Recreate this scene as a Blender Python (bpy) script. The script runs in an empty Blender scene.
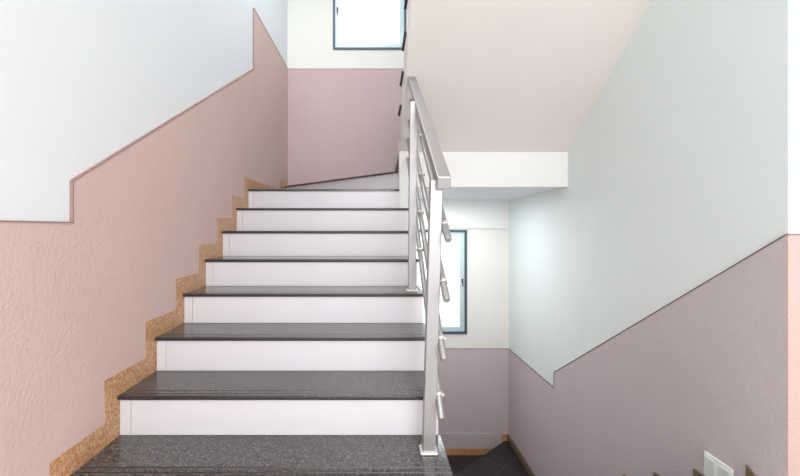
import bpy, bmesh, math, random
from mathutils import Vector, Matrix
random.seed(4)
C = bpy.context.scene.collection
SC = bpy.context.scene

# ---------------------------------------------------------------- units
# Coordinates below are (x right, z depth, y height from eye level) in stair goings; D = one going in metres.
D = 0.28
EYE = 3.744


def W(x, z, y):
    return Vector((x * D, z * D, (y + EYE) * D))


# ---------------------------------------------------------------- camera
cam_d = bpy.data.cameras.new('camera')
cam_d.sensor_width = 36
cam_d.lens = 18.0
cam_d.shift_x = (400 - 376) / 800
cam_d.shift_y = -(238 - 229) / 800
cam_d.clip_start = 0.05
cam = bpy.data.objects.new('camera', cam_d)
C.objects.link(cam)
cam.location = W(0, 0, 0)
cam.rotation_euler = (math.radians(90), 0, 0)
SC.camera = cam

# ---------------------------------------------------------------- world + lights
wd = bpy.data.worlds.new('sky')
wd.use_nodes = True
SC.world = wd
nt = wd.node_tree
bg = nt.nodes['Background']
bg.inputs[0].default_value = (0.93, 0.965, 1.0, 1)
bg.inputs[1].default_value = 2.0


def area(name, loc, target, sx, sy, power, col):
    l = bpy.data.lights.new(name, 'AREA')
    l.shape = 'RECTANGLE'
    l.size, l.size_y = sx, sy
    l.energy = power
    l.color = col
    o = bpy.data.objects.new(name, l)
    C.objects.link(o)
    o.location = loc
    o.rotation_euler = (Vector(target) - Vector(loc)).to_track_quat('-Z', 'Y').to_euler()
    return o


# added unseen fill lights: behind the viewer, top of the well, under the landing slab
area('hall_fill', W(1.5, -5.0, 4.0), W(0.8, 8.0, 0.5), 2.2, 1.6, 44, (1.0, 0.985, 0.965))
area('stairwell_fill', W(-1.2, 10.5, 12.6), W(-1.2, 11.0, 0), 0.9, 1.2, 27, (0.95, 0.97, 1.0))
area('landing_fill', W(2.4, 14.6, 1.1), W(2.4, 14.6, -9), 0.8, 0.7, 11, (0.93, 0.98, 1.0))
sun_d = bpy.data.lights.new('sun', 'SUN')
sun_d.energy = 3.0
sun_d.angle = math.radians(4)
sun_d.color = (1.0, 0.97, 0.92)
sun = bpy.data.objects.new('sun', sun_d)
C.objects.link(sun)
sun.rotation_euler = Vector((-0.54, 0.2, -0.82)).to_track_quat('-Z', 'Y').to_euler()

SC.view_settings.view_transform = 'Standard'
SC.view_settings.look = 'None'
SC.view_settings.gamma = 1
SC.view_settings.exposure = 0.6
SC.view_settings.use_curve_mapping = False
SC.cycles.use_denoising = True
SC.cycles.max_bounces = 10
SC.cycles.diffuse_bounces = 8

# ---------------------------------------------------------------- materials


def srgb(r, g, b):
    f = lambda c: (c / 255 / 12.92) if c / 255 <= 0.04045 else ((c / 255 + 0.055) / 1.055) ** 2.4
    return (f(r), f(g), f(b), 1)


def base(name, col, rough=0.5, metal=0.0, spec=0.5):
    m = bpy.data.materials.new(name)
    m.use_nodes = True
    b = m.node_tree.nodes['Principled BSDF']
    b.inputs['Base Color'].default_value = col
    b.inputs['Roughness'].default_value = rough
    b.inputs['Metallic'].default_value = metal
    b.inputs['Specular IOR Level'].default_value = spec
    return m, m.node_tree, b


def plaster(name, col, col2, rough, bump, scale, spec=0.3, tex_scale=3.0):
    m, t, b = base(name, col, rough, 0, spec)
    tc = t.nodes.new('ShaderNodeTexCoord')
    n1 = t.nodes.new('ShaderNodeTexNoise')
    n1.inputs['Scale'].default_value = tex_scale
    n1.inputs['Detail'].default_value = 5
    mx = t.nodes.new('ShaderNodeMix')
    mx.data_type = 'RGBA'
    mx.inputs[6].default_value = col
    mx.inputs[7].default_value = col2
    t.links.new(tc.outputs['Object'], n1.inputs['Vector'])
    t.links.new(n1.outputs['Fac'], mx.inputs[0])
    t.links.new(mx.outputs[2], b.inputs['Base Color'])
    n2 = t.nodes.new('ShaderNodeTexNoise')
    n2.inputs['Scale'].default_value = scale
    n2.inputs['Detail'].default_value = 6
    n2.inputs['Roughness'].default_value = 0.6
    t.links.new(tc.outputs['Object'], n2.inputs['Vector'])
    bp = t.nodes.new('ShaderNodeBump')
    bp.inputs['Strength'].default_value = bump
    bp.inputs['Distance'].default_value = 0.01
    t.links.new(n2.outputs['Fac'], bp.inputs['Height'])
    t.links.new(bp.outputs['Normal'], b.inputs['Normal'])
    return m


def stone(name, stops, rough, scale=90, spec=0.5, bright_vein=None):
    m, t, b = base(name, stops[0][1], rough, 0, spec)
    tc = t.nodes.new('ShaderNodeTexCoord')
    n = t.nodes.new('ShaderNodeTexNoise')
    n.inputs['Scale'].default_value = scale
    n.inputs['Detail'].default_value = 8
    n.inputs['Roughness'].default_value = 0.7
    r = t.nodes.new('ShaderNodeValToRGB')
    els = r.color_ramp.elements
    while len(els) < len(stops):
        els.new(0.5)
    for e, (p, c) in zip(els, stops):
        e.position = p
        e.color = c
    t.links.new(tc.outputs['Object'], n.inputs['Vector'])
    t.links.new(n.outputs['Fac'], r.inputs[0])
    t.links.new(r.outputs[0], b.inputs['Base Color'])
    return m, t, b, tc


M = {}
M['white'] = plaster('white_wall_paint', srgb(221, 225, 229), srgb(225, 229, 232), 0.65, 0.08, 60)
M['pink'] = plaster('pink_dado_plaster', srgb(204, 177, 171), srgb(212, 186, 180), 0.75, 0.5, 75, 0.2)
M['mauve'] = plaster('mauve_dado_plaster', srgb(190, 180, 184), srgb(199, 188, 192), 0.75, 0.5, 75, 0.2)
M['pink_cool_lit'] = plaster('pink_dado_cool_lit', srgb(192, 171, 170), srgb(200, 179, 179), 0.75, 0.5, 75, 0.2)  # pink dado with bluish window light mixed into its colour
M['white_cool_lit'] = plaster('white_wall_cool_lit', srgb(218, 228, 228), srgb(223, 232, 232), 0.65, 0.08, 60)  # same white paint, cooler light of the right wall put into the colour
M['ivory'] = plaster('ivory_wall_paint', srgb(223, 222, 216), srgb(228, 227, 222), 0.65, 0.08, 60)
M['soffit'] = plaster('soffit_paint', srgb(222, 216, 210), srgb(227, 222, 216), 0.7, 0.06, 50)
M['cream'] = plaster('beam_paint', srgb(228, 229, 227), srgb(232, 233, 231), 0.55, 0.05, 50)
M['edge_shade'] = base('rose_brown_shadow_line', srgb(158, 124, 120), 0.6)[0]  # shadow lines along the dado tops, painted as flat colours
M['edge_shade_dark'] = base('dark_mauve_shadow_line', srgb(118, 104, 108), 0.6)[0]
M['riser'] = plaster('white_riser_tile', srgb(216, 214, 219), srgb(222, 220, 225), 0.25, 0.03, 20, 0.5, 6)
M['granite'] = stone('dark_granite', [(0.30, srgb(26, 24, 26)), (0.48, srgb(66, 63, 64)), (0.6, srgb(100, 96, 95)), (0.75, srgb(165, 158, 154))], 0.14, 120)[0]
M['nosing'] = stone('granite_sawn_edge', [(0.35, srgb(22, 20, 22)), (0.55, srgb(55, 51, 52)), (0.72, srgb(120, 108, 104))], 0.3, 150)[0]
M['tan'] = stone('tan_granite', [(0.30, srgb(120, 78, 46)), (0.47, srgb(186, 136, 94)), (0.6, srgb(214, 172, 134)), (0.75, srgb(235, 212, 188))], 0.35, 110)[0]
M['olive'] = stone('olive_brown_granite', [(0.3, srgb(78, 66, 52)), (0.55, srgb(120, 106, 84)), (0.75, srgb(165, 150, 122))], 0.3, 110)[0]
M['steel'] = base('brushed_stainless_steel', srgb(165, 163, 164), 0.42, 0.75)[0]
M['weld'] = base('bright_steel_fitting', srgb(228, 225, 222), 0.3, 0.7)[0]
M['bolt'] = base('dark_bolt_steel', srgb(70, 62, 62), 0.4, 0.6)[0]
M['groove_glint'] = base('groove_reflection_grey', srgb(142, 138, 136), 0.6)[0]  # reflection along the tread grooves painted as pale grey
M['frame'] = base('dark_anodised_aluminium', srgb(66, 86, 94), 0.4, 0.3)[0]
M['sash'] = base('pale_aluminium_sash', srgb(196, 214, 220), 0.4, 0.2)[0]
M['plastic'] = base('white_plastic', srgb(236, 240, 238), 0.35)[0]
M['plastic_grey'] = base('pale_green_grey_plastic', srgb(212, 222, 218), 0.35)[0]
M['concrete'] = plaster('grey_concrete', srgb(150, 148, 146), srgb(165, 163, 160), 0.8, 0.2, 20)

M['bounce_floor'] = plaster('pale_bounce_floor', srgb(206, 201, 196), srgb(214, 209, 204), 0.3, 0.02, 20, 0.5)  # unseen hall floor made pale to bounce light onto the soffit

# black stone tiles with joints laid along the diagonal
m, t, b, tc = stone('black_stone_tile', [(0.35, srgb(20, 21, 23)), (0.55, srgb(38, 39, 42)), (0.75, srgb(74, 75, 78))], 0.3, 60)
mp = t.nodes.new('ShaderNodeMapping')
mp.inputs['Rotation'].default_value = (0, 0, math.radians(-46))
br = t.nodes.new('ShaderNodeTexBrick')
br.offset = 0.0
br.inputs['Scale'].default_value = 1.0
br.inputs['Mortar Size'].default_value = 0.004
br.inputs['Brick Width'].default_value = 0.45
br.inputs['Row Height'].default_value = 0.40
br.inputs['Mortar'].default_value = srgb(88, 87, 85)
src = b.inputs['Base Color'].links[0].from_socket
t.links.new(tc.outputs['Object'], mp.inputs['Vector'])
t.links.new(mp.outputs['Vector'], br.inputs['Vector'])
t.links.new(src, br.inputs['Color1'])
t.links.new(src, br.inputs['Color2'])
t.links.new(br.outputs['Color'], b.inputs['Base Color'])
M['black_tile'] = m

# pale block wall outside
m, t, b = base('pale_block_wall', srgb(225, 232, 222), 0.8)
tc = t.nodes.new('ShaderNodeTexCoord')
mp = t.nodes.new('ShaderNodeMapping')
mp.inputs['Rotation'].default_value = (math.radians(-90), 0, 0)
br = t.nodes.new('ShaderNodeTexBrick')
br.inputs['Scale'].default_value = 1.0
br.inputs['Brick Width'].default_value = 0.39
br.inputs['Row Height'].default_value = 0.19
br.inputs['Mortar Size'].default_value = 0.008
br.inputs['Color1'].default_value = srgb(228, 236, 228)
br.inputs['Color2'].default_value = srgb(218, 230, 220)
br.inputs['Mortar'].default_value = srgb(186, 205, 196)
t.links.new(tc.outputs['Object'], mp.inputs['Vector'])
t.links.new(mp.outputs['Vector'], br.inputs['Vector'])
t.links.new(br.outputs['Color'], b.inputs['Base Color'])
M['block'] = m

# window glass
m = bpy.data.materials.new('clear_glass')
m.use_nodes = True
t = m.node_tree
b = t.nodes['Principled BSDF']
tr = t.nodes.new('ShaderNodeBsdfTransparent')
gl = t.nodes.new('ShaderNodeBsdfGlossy')
gl.inputs['Roughness'].default_value = 0.02
ms = t.nodes.new('ShaderNodeMixShader')
ms.inputs[0].default_value = 0.06
t.nodes.remove(b)
t.links.new(tr.outputs[0], ms.inputs[1])
t.links.new(gl.outputs[0], ms.inputs[2])
t.links.new(ms.outputs[0], t.nodes['Material Output'].inputs[0])
M['glass'] = m

# ---------------------------------------------------------------- mesh helpers


class MB:
    def __init__(s):
        s.bm = bmesh.new()

    def hull(s, loop_a, loop_b):
        """two matching closed loops of world points joined into a solid"""
        va = [s.bm.verts.new(p) for p in loop_a]
        vb = [s.bm.verts.new(p) for p in loop_b]
        n = len(va)
        s.bm.faces.new(va)
        s.bm.faces.new(vb[::-1])
        for i in range(n):
            j = (i + 1) % n
            s.bm.faces.new((va[i], vb[i], vb[j], va[j]))
        return s

    def box(s, x0, x1, z0, z1, y0, y1):
        return s.px(x0, x1, [(z0, y0), (z1, y0), (z1, y1), (z0, y1)])

    def px(s, x0, x1, poly):      # outline in (z, y), extruded along x
        return s.hull([W(x0, z, y) for z, y in poly], [W(x1, z, y) for z, y in poly])

    def py(s, y0, y1, poly):      # outline in (x, z), extruded upward
        return s.hull([W(x, z, y0) for x, z in poly], [W(x, z, y1) for x, z in poly])

    def pz(s, z0, z1, poly):      # outline in (x, y), extruded along depth
        return s.hull([W(x, z0, y) for x, y in poly], [W(x, z1, y) for x, y in poly])

    def tube(s, a, b, r, seg=14, cap_round=0.0):
        a, b = Vector(a), Vector(b)
        d = (b - a).normalized()
        u = d.orthogonal().normalized()
        v = d.cross(u)
        ring = lambda p, rr: [p + (u * math.cos(k * 2 * math.pi / seg) + v * math.sin(k * 2 * math.pi / seg)) * rr for k in range(seg)]
        L = [ring(a, r), ring(b, r)]
        if cap_round:
            L = [ring(a, r - cap_round), ring(a + d * cap_round, r), ring(b - d * cap_round, r), ring(b, r - cap_round)]
        vs = [[s.bm.verts.new(p) for p in l] for l in L]
        s.bm.faces.new(vs[0][::-1])
        s.bm.faces.new(vs[-1])
        for q in range(len(vs) - 1):
            for i in range(seg):
                j = (i + 1) % seg
                f = s.bm.faces.new((vs[q][i], vs[q][j], vs[q + 1][j], vs[q + 1][i]))
                f.smooth = True
        return s

    def build(s, name, mat, parent=None, bevel=0.0, seg=2, **props):
        bmesh.ops.recalc_face_normals(s.bm, faces=s.bm.faces)
        me = bpy.data.meshes.new(name)
        # origin at the centre of the mesh so that every part has its own place
        s.bm.to_mesh(me)
        s.bm.free()
        me.materials.append(M[mat])
        o = bpy.data.objects.new(name, me)
        C.objects.link(o)
        if parent:
            o.parent = parent
            o.matrix_parent_inverse = parent.matrix_basis.inverted()
        if bevel:
            mod = o.modifiers.new('bevel', 'BEVEL')
            mod.width = bevel
            mod.segments = seg
            mod.limit_method = 'ANGLE'
        for k, v in props.items():
            o[k] = v
        return o


def struct(name, mb, mat, bevel=0.0, parent=None, **p):
    if parent is None:
        p['kind'] = 'structure'
    return mb.build(name, mat, parent, bevel, **p)


def thing(name, loc, label, cat, group=None):
    o = bpy.data.objects.new(name, None)
    o.empty_display_size = 0.1
    C.objects.link(o)
    o.location = loc
    o['label'] = label
    o['category'] = cat
    if group:
        o['group'] = group
    return o


# ---------------------------------------------------------------- levels
XL, XR, ZF = -3.82, 5.75, 17.36           # dado faces of the side walls, far wall
FL = -EYE                                  # hall floor
H = 0.617
LEV = {1: -3.07, 2: -2.465, 3: -1.87, 4: -1.278, 5: -0.675, 6: -0.05, 7: 0.572, 8: 1.19, 9: 1.808, 10: 2.36}
NOS = {1: 4.95}
for k in range(2, 9):
    NOS[k] = 5.9 + (k - 2)
LOWA, LOWB = -9.16, -9.80                  # lower landing, upper and lower triangles
P = 0.03                                   # how far the dado stands proud of the wall above
TT = 0.060                                 # tread thickness
XE = 0.957                                 # open edge of the rising flight
XB = 0.745                                 # open edge of the flight overhead


def soff(z):
    return 2.32 + 0.683 * (12.04 - z)


# ================================================================ STRUCTURE
struct('wall_left', MB().box(XL - 0.9, XL - P, -12, ZF + 1, -11, 14), 'white')
struct('wall_right', MB().box(XR + P, XR + 1.2, 5.58 + P, ZF + 1, -11, 14), 'white_cool_lit')
struct('gallery_light_blocker', MB().box(10.5, 11.2, -12, 5.58 + P, FL - 0.6, 6.75), 'white')  # unseen wall added to cut daylight from the open side
struct('wall_hall', MB().box(XR + 1.2, 16, 5.58 + P, 6.3, FL - 0.6, 7.2), 'white')

# far wall around its two window openings
WU = (-1.87, 1.32, 7.79, 12.0)             # upper window x0 x1 y0 y1
WL = (1.25, 3.95, -4.56, -0.04)            # lower window
mb = MB()
xa, xb = XL - P, XR + P
for x0, x1, y0, y1 in ((xa, xb, -11, WL[2]), (xa, WL[0], WL[2], WL[3]), (WL[1], xb, WL[2], WL[3]), (xa, xb, WL[3], WU[2]),
                       (xa, WU[0], WU[2], WU[3]), (WU[1], xb, WU[2], WU[3]), (xa, xb, WU[3], 14)):
    mb.box(x0, x1, ZF + P, ZF + 0.75, y0, y1)
struct('wall_far', mb, 'ivory')

# hall floor (an L round the head of the descending flight), stairwell roof, slab of the storey above
mb = MB().py(FL - 0.6, FL, [(XL - P, -12), (16, -12), (16, 5.58), (XR + P, 5.58), (XR + P, 5.95), (XE, 5.95), (XE, 4.9), (XL - P, 4.9)])
struct('floor', mb, 'bounce_floor')
struct('ceiling', MB().box(XL - 0.9, 16, -12, ZF + 1, 14, 14.6), 'cream')  # carried back over the hall, out of view, to shut out stray sun
struct('trim_1', MB().py(6.75, 7.36, [(XL - P, -12), (16, -12), (16, 5.58), (XR + P, 5.58), (XR + P, 7.0), (XB, 7.0), (XB, 4.4), (XL - P, 4.4)]), 'soffit')
# beam under the landing overhead, landing slab behind it, lintel band over the lower window
struct('beam', MB().box(XB - 0.03, XR + P, 12.04, 12.5, 1.264, 2.32), 'cream', 0.004)
struct('trim_2', MB().box(0.95, XR + P, 12.5, ZF + P, 1.264, 2.28), 'white')
struct('trim_3', MB().box(XL - P, XR + P, ZF - 0.05, ZF + P, 0.02, 1.264), 'cream', 0.003)


# ---- dado: pink plaster standing slightly proud, its shadow line painted as a thin dark strip on top
def dado_side(name, xface, out, outline, top, paint='pink', line='edge_shade'):
    """outline in (z,y); top = the polyline that carries the painted shadow line"""
    o = struct(name, MB().px(xface, xface + out * P, outline), paint)
    e = MB()
    w = 0.016
    for i, ((z0, y0), (z1, y1)) in enumerate(zip(top, top[1:])):
        d = Vector((z1 - z0, y1 - y0)).normalized()
        n = Vector((-d.y, d.x)) * w
        a = [(z0, y0), (z1, y1), (z1 + n.x, y1 + n.y), (z0 + n.x, y0 + n.y)]
        e.px(xface - out * 0.012, xface + out * P, a)
    e.build('shadow_line', line, o)
    return o


tl = [(-12, 0.073), (5.04, 0.073), (5.04, 0.605), (12.5, 5.0), (12.5, 6.90), (ZF, 6.94)]
dado_side('trim_4', XL, -1, [(-12, -11)] + tl + [(ZF, -11)], tl)
tr_ = [(5.58 + P, -0.09), (12.92, -4.64), (12.92, -5.15), (ZF, -5.21)]
dado_side('trim_5', XR, 1, [(5.58 + P, -11)] + tr_ + [(ZF, -11)], tr_, 'mauve', 'edge_shade_dark')


def dado_flat(name, z, x0, x1, y0, y1, paint='pink', line='edge_shade'):
    o = struct(name, MB().box(x0, x1, z, z + P, y0, y1), paint)
    MB().box(x0, x1, z - 0.012, z + P, y1, y1 + 0.018).build('shadow_line', line, o)
    return o


dado_flat('trim_6', ZF, XL, XR, 1.264, 6.94, 'pink_cool_lit')
dado_flat('trim_7', ZF, XL, XR, -11, -5.21, 'mauve', 'edge_shade_dark')
dado_flat('trim_8', 5.58, XR, 16, FL, -0.085)

# skirting of the far wall above the winding steps (painted with the dado) and of the lower landing
struct('baseboard_far', MB().box(XL, 0.82, ZF - 0.05, ZF, 1.808, 3.04), 'pink_cool_lit', 0.004)
mb = MB().px(XR - 0.06, XR, [(12.6, LOWA), (ZF, LOWA), (ZF, LOWA + 0.27), (12.6, LOWA + 0.27)])
struct('baseboard_right', mb, 'olive', 0.004)
mb = MB().box(XL, 5.45, ZF - 0.05, ZF, LOWB, LOWB + 0.30)
mb.box(5.45, XR - 0.06, ZF - 0.05, ZF, LOWB, LOWA + 0.27)
struct('baseboard_lower', mb, 'tan', 0.004)
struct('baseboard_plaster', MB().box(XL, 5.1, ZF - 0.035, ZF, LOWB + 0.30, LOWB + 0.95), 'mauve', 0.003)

# neighbouring block wall outside the lower window, ground between
struct('wall_outside', MB().box(-12, 16, 24, 24.8, -11, 0.3), 'block')
struct('ground', MB().box(-14, 18, ZF + 0.9, 24.8, -11.4, -11), 'concrete')


# ---- windows
def window(name, win, stiles, handle):
    x0, x1, y0, y1 = win
    zf = ZF + 0.08
    root = bpy.data.objects.new(name, None)
    C.objects.link(root)
    root.location = W((x0 + x1) / 2, zf, y0)
    root['kind'] = 'structure'
    bpy.context.view_layer.update()

    def ring(a0, a1, b0, b1, w, z0, z1):
        m = MB()
        m.box(a0, a0 + w, z0, z1, b0, b1)
        m.box(a1 - w, a1, z0, z1, b0, b1)
        m.box(a0 + w, a1 - w, z0, z1, b0, b0 + w)
        m.box(a0 + w, a1 - w, z0, z1, b1 - w, b1)
        return m
    ring(x0, x1, y0, y1, 0.09, ZF - 0.02, zf + 0.2).build('window_frame', 'frame', root, 0.002)
    i = 0.09
    s = ring(x0 + i, x1 - i, y0 + i, y1 - i, 0.2, zf, zf + 0.12)
    # narrow bottom and top rails on the sash
    sash = s.build('sash', 'sash', root, 0.002)
    j = i + 0.2
    MB().box(x0 + j, x1 - j, zf + 0.05, zf + 0.07, y0 + j, y1 - j).build('pane', 'glass', sash)
    hx, hy = handle
    h = MB().box(hx - 0.03, hx + 0.03, zf - 0.09, zf, hy - 0.08, hy + 0.08)
    h.box(hx - 0.02, hx + 0.02, zf - 0.13, zf - 0.09, hy - 0.24, hy + 0.05)
    h.build('handle', 'bolt', sash, 0.002)
    return root


window('window_1', WU, 2, (-1.68, 9.55))
window('window_2', WL, 1, (3.76, -2.25))

# ================================================================ RISING FLIGHT
sa = thing('staircase', W(-1.4, 4.8, FL), 'flight of dark granite treads and white risers rising beside the pink left wall', 'stairs')
bpy.context.view_layer.update()
OV = 0.055        # nosing overhang
# solid body: sawtooth on top, sloping underside
pts = [(NOS[1] + OV + 0.06, FL - 0.55)]
for k in range(1, 9):
    z = NOS[k] + OV + 0.06
    pts.append((z, (FL - 0.02 if k == 1 else LEV[k - 1] - TT)))
    pts.append((z, LEV[k] - TT))
pts += [(12.45, LEV[8] - TT), (12.45, 0.25), (11.6, 0.1), (5.6, FL - 0.55)]
pts = pts[1:] if False else pts
MB().px(XL, XE - 0.03, pts).build('stair_body', 'cream', sa)


def tread(k, parent, zback, x0=XL, x1=XE, y=None, zf=None, mat='granite', grooves=True):
    y = LEV[k] if y is None else y
    zf = NOS[k] if zf is None else zf
    r = 0.018
    prof = [(zf + 0.006, y - TT), (zf, y - TT + r), (zf, y - r), (zf + r * 0.4, y - r * 0.35), (zf + r, y)]
    if grooves:
        for g in (0.075, 0.185):
            prof += [(zf + g, y), (zf + g + 0.006, y - 0.012), (zf + g + 0.022, y - 0.012), (zf + g + 0.028, y)]
    prof += [(zback, y), (zback, y - TT)]
    o = MB().px(x0, x1, prof).build('tread', mat, parent)
    o.data.materials.append(M['nosing'])
    o.data.materials.append(M['groove_glint'])
    for f in o.data.polygons:
        if f.normal.y < -0.5 or f.normal.x > 0.9 or (f.normal.z > 0.5 and f.center.z < (y + EYE) * D - 0.001 and f.area < 0.02):
            f.material_index = 1
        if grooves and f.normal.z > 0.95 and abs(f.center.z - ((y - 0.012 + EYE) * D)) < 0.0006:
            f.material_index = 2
    return o


def riser(parent, zf, y0, y1, x0=XL, x1=XE - 0.03):
    m = MB().box(x0 + 0.005, x0 + 0.165, zf, zf + 0.06, y0, y1)
    m.box(x0 + 0.171, x1, zf, zf + 0.06, y0, y1)
    return m.build('riser', 'riser', parent, 0.0015, 1)


XN = 0.70                                    # left face of the newel block
for k in range(1, 9):
    riser(sa, NOS[k] + OV, (FL if k == 1 else LEV[k - 1]), LEV[k] - TT, XL, XE - 0.03 if k < 8 else XN)
    if k < 8:
        tread(k, sa, NOS[k + 1] + OV)

# winding steps at the turn: triangular treads
A1, A2 = (XL, 16.8), (0.70, 12.42)          # front edge of the first winder


def shift(p, q, dist):
    d = Vector((q[0] - p[0], q[1] - p[1])).normalized()
    n = Vector((-d.y, d.x))
    if n.y < 0:
        n = -n
    return (p[0] + n.x * dist, p[1] + n.y * dist), (q[0] + n.x * dist, q[1] + n.y * dist)


(b1, b2) = shift(A1, A2, OV)
(c1, c2) = shift(A1, A2, OV + 0.06)
XN = 0.70                                    # left face of the newel block
MB().py(LEV[8] - TT, LEV[8], [(XL, NOS[8]), (XN, NOS[8]), (XN, b2[1]), b2, b1, (XL, b1[1])]).build('tread', 'granite', sa, 0.003)
MB().py(LEV[8], LEV[9] - TT, [b1, b2, c2, c1]).build('riser', 'riser', sa)
MB().py(0.3, LEV[8] - TT, [(XL, 12.45), (XN, 12.45), (0.8, ZF), (XL, ZF)]).build('landing_slab', 'cream', sa)
MB().py(LEV[9] - TT, LEV[9], [A1, A2, (0.745, 12.5), (0.82, ZF - 0.05), (XL, ZF - 0.05)]).build('tread', 'granite', sa, 0.003)
MB().py(LEV[8], LEV[9] - TT, [c1, c2, (0.80, 12.6), (0.86, ZF), (XL, ZF)]).build('landing_slab', 'cream', sa)
# riser up to the half landing, and the white newel block between the flights
MB().py(LEV[9], LEV[10] - TT, [(0.80, 12.5), (0.90, ZF - 0.05), (0.95, ZF - 0.05), (0.85, 12.5)]).build('riser', 'riser', sa)
MB().py(LEV[7], 2.32, [(XN, 11.98), (XE, 11.98), (XE, 12.04), (XB - 0.03, 12.04), (XB - 0.03, 12.42), (XN, 12.42)]).build('newel_block', 'cream', sa, 0.004)

# stepped skirting of tan granite along the left wall
top, vo, ho = [], 0.33, 0.27
bot = []
for k in range(1, 9):
    prev = FL if k == 1 else LEV[k - 1]
    top += [(NOS[k] - ho, prev + vo), (NOS[k] - ho, LEV[k] + vo)]
    bot += [(NOS[k] + OV, prev - TT), (NOS[k] + OV, LEV[k] - TT)]
top = [(-2.0, FL + vo)] + top + [(15.9, LEV[8] + vo), (15.9, LEV[9] + 0.2), (ZF - 0.06, LEV[9] + 0.2)]
bot = [(-2.0, FL)] + [(bot[0][0], FL)] + bot[1:] + [(16.6, LEV[8] - TT), (16.6, LEV[9] - TT), (ZF - 0.06, LEV[9] - TT)]
# built as quads between the two outlines so that it stays a clean band
m = MB()
n = len(top)
for i in range(n - 1):
    loop = [top[i], top[i + 1], bot[i + 1], bot[i]]
    m.px(XL - 0.02, XL + 0.006, loop)
m.build('skirting', 'tan', sa, label='tan speckled stepped skirting on the wall')

# ================================================================ FLIGHT OVERHEAD
sb = thing('staircase', W(3.2, 12.0, LEV[10]), 'flight overhead seen from below, its sloping soffit running up the right wall', 'stairs')
bpy.context.view_layer.update()
ZB = lambda k: 12.45 - 0.9 * (k - 12)
YB = lambda k: LEV[10] + H * 1.0 * (k - 10)
pts = [(ZB(11), YB(10))]
for k in range(11, 19):
    pts += [(ZB(k), YB(k - 1) - (TT if k > 11 else 0)), (ZB(k), YB(k) - TT)]
pts += [(7.0, YB(18) - TT), (7.0, soff(7.0) + 0.0), (12.04, soff(12.04)), (12.5, soff(12.04)), (12.5, 2.28), (ZB(11), 2.28)]
pts = pts[1:]
MB().px(XB, XR + P, pts).build('stair_body', 'soffit', sb)
for k in range(11, 19):
    zf = ZB(k) + 0.08
    zb = ZB(k + 1) if k < 18 else 6.4
    MB().box(XB - (0.065 if k > 11 else 0), XR, zb, zf, YB(k) - TT, YB(k)).build('tread', 'nosing', sb, 0.003)
    MB().box(XB, XR, ZB(k), ZB(k) + 0.05, YB(k - 1), YB(k) - TT).build('riser', 'riser', sb)
MB().py(LEV[10] - TT, LEV[10], [(XB - 0.055, 12.5), (XR, 12.5), (XR, ZF - 0.05), (0.80, ZF - 0.05)]).build('landing_tread', 'nosing', sb, 0.003)

# ================================================================ DESCENDING FLIGHT
sc = thing('staircase', W(3.2, 5.95, FL), 'flight going down at the right to the black tiled lower landing', 'stairs')
bpy.context.view_layer.update()
HC, DC = (FL - LOWA) / 8, 1.03
ZC = lambda k: 5.95 + DC * (k - 1)          # riser k drops from level k-1 to level k
YC = lambda k: FL - HC * k
pts = []
for k in range(1, 8):
    pts += [(ZC(k), YC(k) - TT), (ZC(k + 1), YC(k) - TT)]
pts += [(ZC(8), LOWB - 0.9), (ZC(8) - 1.0, LOWB - 0.6), (5.95, FL - 1.25)]
MB().px(XE, XR, pts).build('stair_body', 'cream', sc)
for k in range(1, 9):
    if k < 8:
        MB().box(XE, XR, ZC(k) + 0.0, ZC(k + 1) + 0.08, YC(k) - TT, YC(k)).build('tread', 'granite', sc, 0.003)
    y1 = (YC(k - 1) - (TT if k > 1 else 0.6))
    if k > 1:
        MB().box(XE, XR, ZC(k), ZC(k) + 0.03, YC(k), y1).build('riser', 'riser', sc)
# lower landing: the higher black triangle, its riser and the lower floor beyond the diagonal
B1, B2 = (XE, 13.0), (5.55, ZF - 0.05)      # diagonal edge
MB().py(LOWA - TT, LOWA, [B1, B2, (XR, ZF - 0.05), (XR, 12.6), (XE, 12.6)]).build('winder_tread', 'black_tile', sc, 0.003, label='black tiled triangular step')
(r1, r2) = shift(B1, B2, -0.05)
MB().py(LOWB, LOWA - TT, [r1, r2, (XR, ZF - 0.05), (XR, 12.6), (XE, 12.6)]).build('riser', 'nosing', sc)
MB().py(LOWB - 0.5, LOWB, [(XL, 10.0), (XE, 10.0), (XE, 12.6), (XR, 12.6), (XR, ZF), (XL, ZF)]).build('landing_floor', 'black_tile', sc)
# stepped skirting on the right wall
m = MB()
top, bot = [], []
for k in range(1, 9):
    top += [(ZC(k) + 0.23, YC(k - 1) + 0.10), (ZC(k) + 0.23, YC(k) + 0.10)]
    bot += [(ZC(k) - 0.02, YC(k - 1) - TT), (ZC(k) - 0.02, YC(k) - TT)]
for i in range(len(top) - 1):
    m.px(XR - 0.04, XR + 0.02, [top[i], top[i + 1], bot[i + 1], bot[i]])
m.build('skirting', 'olive', sc, label='olive brown stepped skirting')

# ================================================================ RAILING
rl = thing('stair_railing', W(0.76, 5.5, LEV[1]), 'stainless steel railing with square posts and round bars along the open stair edge', 'railing')
bpy.context.view_layer.update()
SL = 0.67
rail_y = lambda z: 0.729 + SL * (z - 5.35)


def post(xb, xt, z, yb, yt, w, dp):
    """slightly leaning square tube with a welded foot plate and its own bar clips"""
    hw, hd = w / 2, dp / 2
    lo = [W(xb - hw, z - hd, yb), W(xb + hw, z - hd, yb), W(xb + hw, z + hd, yb), W(xb - hw, z + hd, yb)]
    hi = [W(xt - hw, z - hd, yt), W(xt + hw, z - hd, yt), W(xt + hw, z + hd, yt), W(xt - hw, z + hd, yt)]
    p = MB().hull(lo, hi).build('post', 'steel', rl, 0.003)
    f = MB().box(xb - hw - 0.035, xb + hw + 0.035, z - hd - 0.035, z + hd + 0.035, yb, yb + 0.04)
    f.build('foot_plate', 'weld', p, 0.004)
    return p


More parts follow.
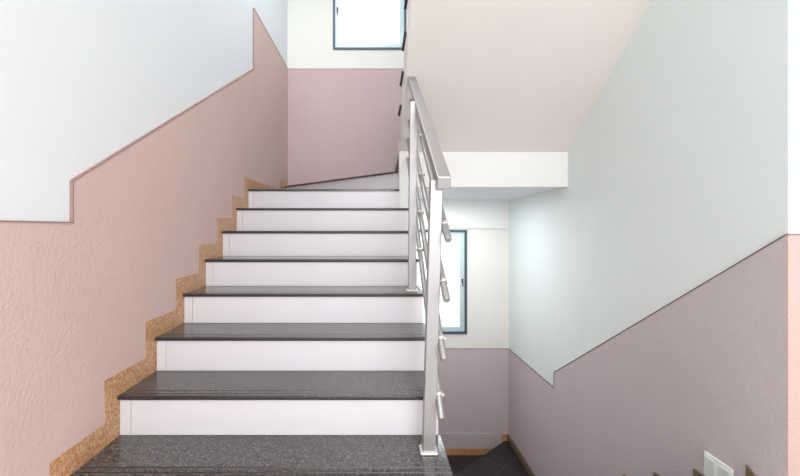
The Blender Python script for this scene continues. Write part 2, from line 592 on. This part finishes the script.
P1Z, P2Z = 5.52, 8.23
p1 = post(0.722, 0.83, P1Z, LEV[1], rail_y(P1Z) - 0.17, 0.17, 0.16)
p2 = post(0.735, 0.775, P2Z, LEV[4], rail_y(P2Z) - 0.05, 0.155, 0.15)

# handrail: rectangular tube running up to the soffit
hw, ht = 0.092, 0.165
zs, ze = 5.30, 9.9
cut = 0.05
a = [(0.905 - hw, zs + cut, rail_y(zs) - ht), (0.905 + hw, zs + cut, rail_y(zs) - ht), (0.905 + hw, zs, rail_y(zs)), (0.905 - hw, zs, rail_y(zs))]
zt = lambda off: (2.32 + 0.683 * 12.04 - 0.729 + off + SL * 5.35) / (SL + 0.683)   # where the rail meets the soffit
zt_top, zt_bot = zt(0.0) - 0.015, zt(ht) - 0.015
xe = 0.885
b = [(xe - hw, zt_bot, rail_y(zt_bot) - ht), (xe + hw, zt_bot, rail_y(zt_bot) - ht), (xe + hw, zt_top, rail_y(zt_top)), (xe - hw, zt_top, rail_y(zt_top))]
MB().hull([W(*q) for q in a], [W(*q) for q in b]).build('handrail', 'steel', rl, 0.004)
# bracket between the second post and the handrail
MB().box(0.80, 0.87, P2Z - 0.06, P2Z + 0.06, rail_y(P2Z) - 0.33, rail_y(P2Z) - 0.12).build('bracket', 'steel', rl, 0.002)

# four round bars with clips at each post
c1y = [0.056, -0.73, -1.515, -2.286]
c2y = [1.893, 1.11, 0.33, -0.43]
x1s = [0.915, 0.895, 0.86, 0.83]
x2s = [0.905, 0.89, 0.875, 0.87]
R = 0.048
for y1, y2, xa_, xb_ in zip(c1y, c2y, x1s, x2s):
    s = (y2 - y1) / (P2Z - P1Z)
    xs = (xb_ - xa_) / (P2Z - P1Z)
    at = lambda z: (xa_ + 0.03 + xs * (z - P1Z), z, y1 + s * (z - P1Z))
    zend = (10.54 - y1 + s * P1Z) / (s + 0.683) - 0.05
    zend = min(zend, 11.93)
    bar = MB().tube(W(*at(5.22)), W(*at(zend)), R * D, 14, 0.003).build('rail_bar', 'steel', rl)
    for z, pp in ((P1Z, p1), (P2Z, p2)):
        q = at(z)
        xl_ = 0.735 + 0.0
        cl = MB().tube(W(q[0] - 0.17, z, q[2]), W(q[0] + 0.055, z, q[2]), 0.022 * D, 10)
        d = Vector((0, 1, s)).normalized() * (0.035 * D)
        cl.tube(W(*q) - d, W(*q) + d, (R + 0.014) * D, 14)
        cl.build('bar_clip', 'weld', bar)
        bo = MB().tube(W(q[0] + 0.05, z, q[2]), W(q[0] + 0.075, z, q[2]), 0.026 * D, 8)
        bo.build('bolt', 'bolt' if z == P2Z else 'weld', bar)

# ================================================================ WALL PLATE
wp = thing('wall_socket', W(XR, 6.7, -4.08), 'white plastic double wall plate low on the grey-pink right wall above the skirting', 'wall socket')
bpy.context.view_layer.update()
MB().box(XR - 0.04, XR, 6.42, 6.97, -4.27, -3.865).build('plate', 'plastic', wp, 0.003)
for z0, z1 in ((6.455, 6.66), (6.73, 6.935)):
    q = MB().box(XR - 0.055, XR - 0.035, z0, z1, -4.21, -3.925).build('insert', 'plastic_grey', wp, 0.002)
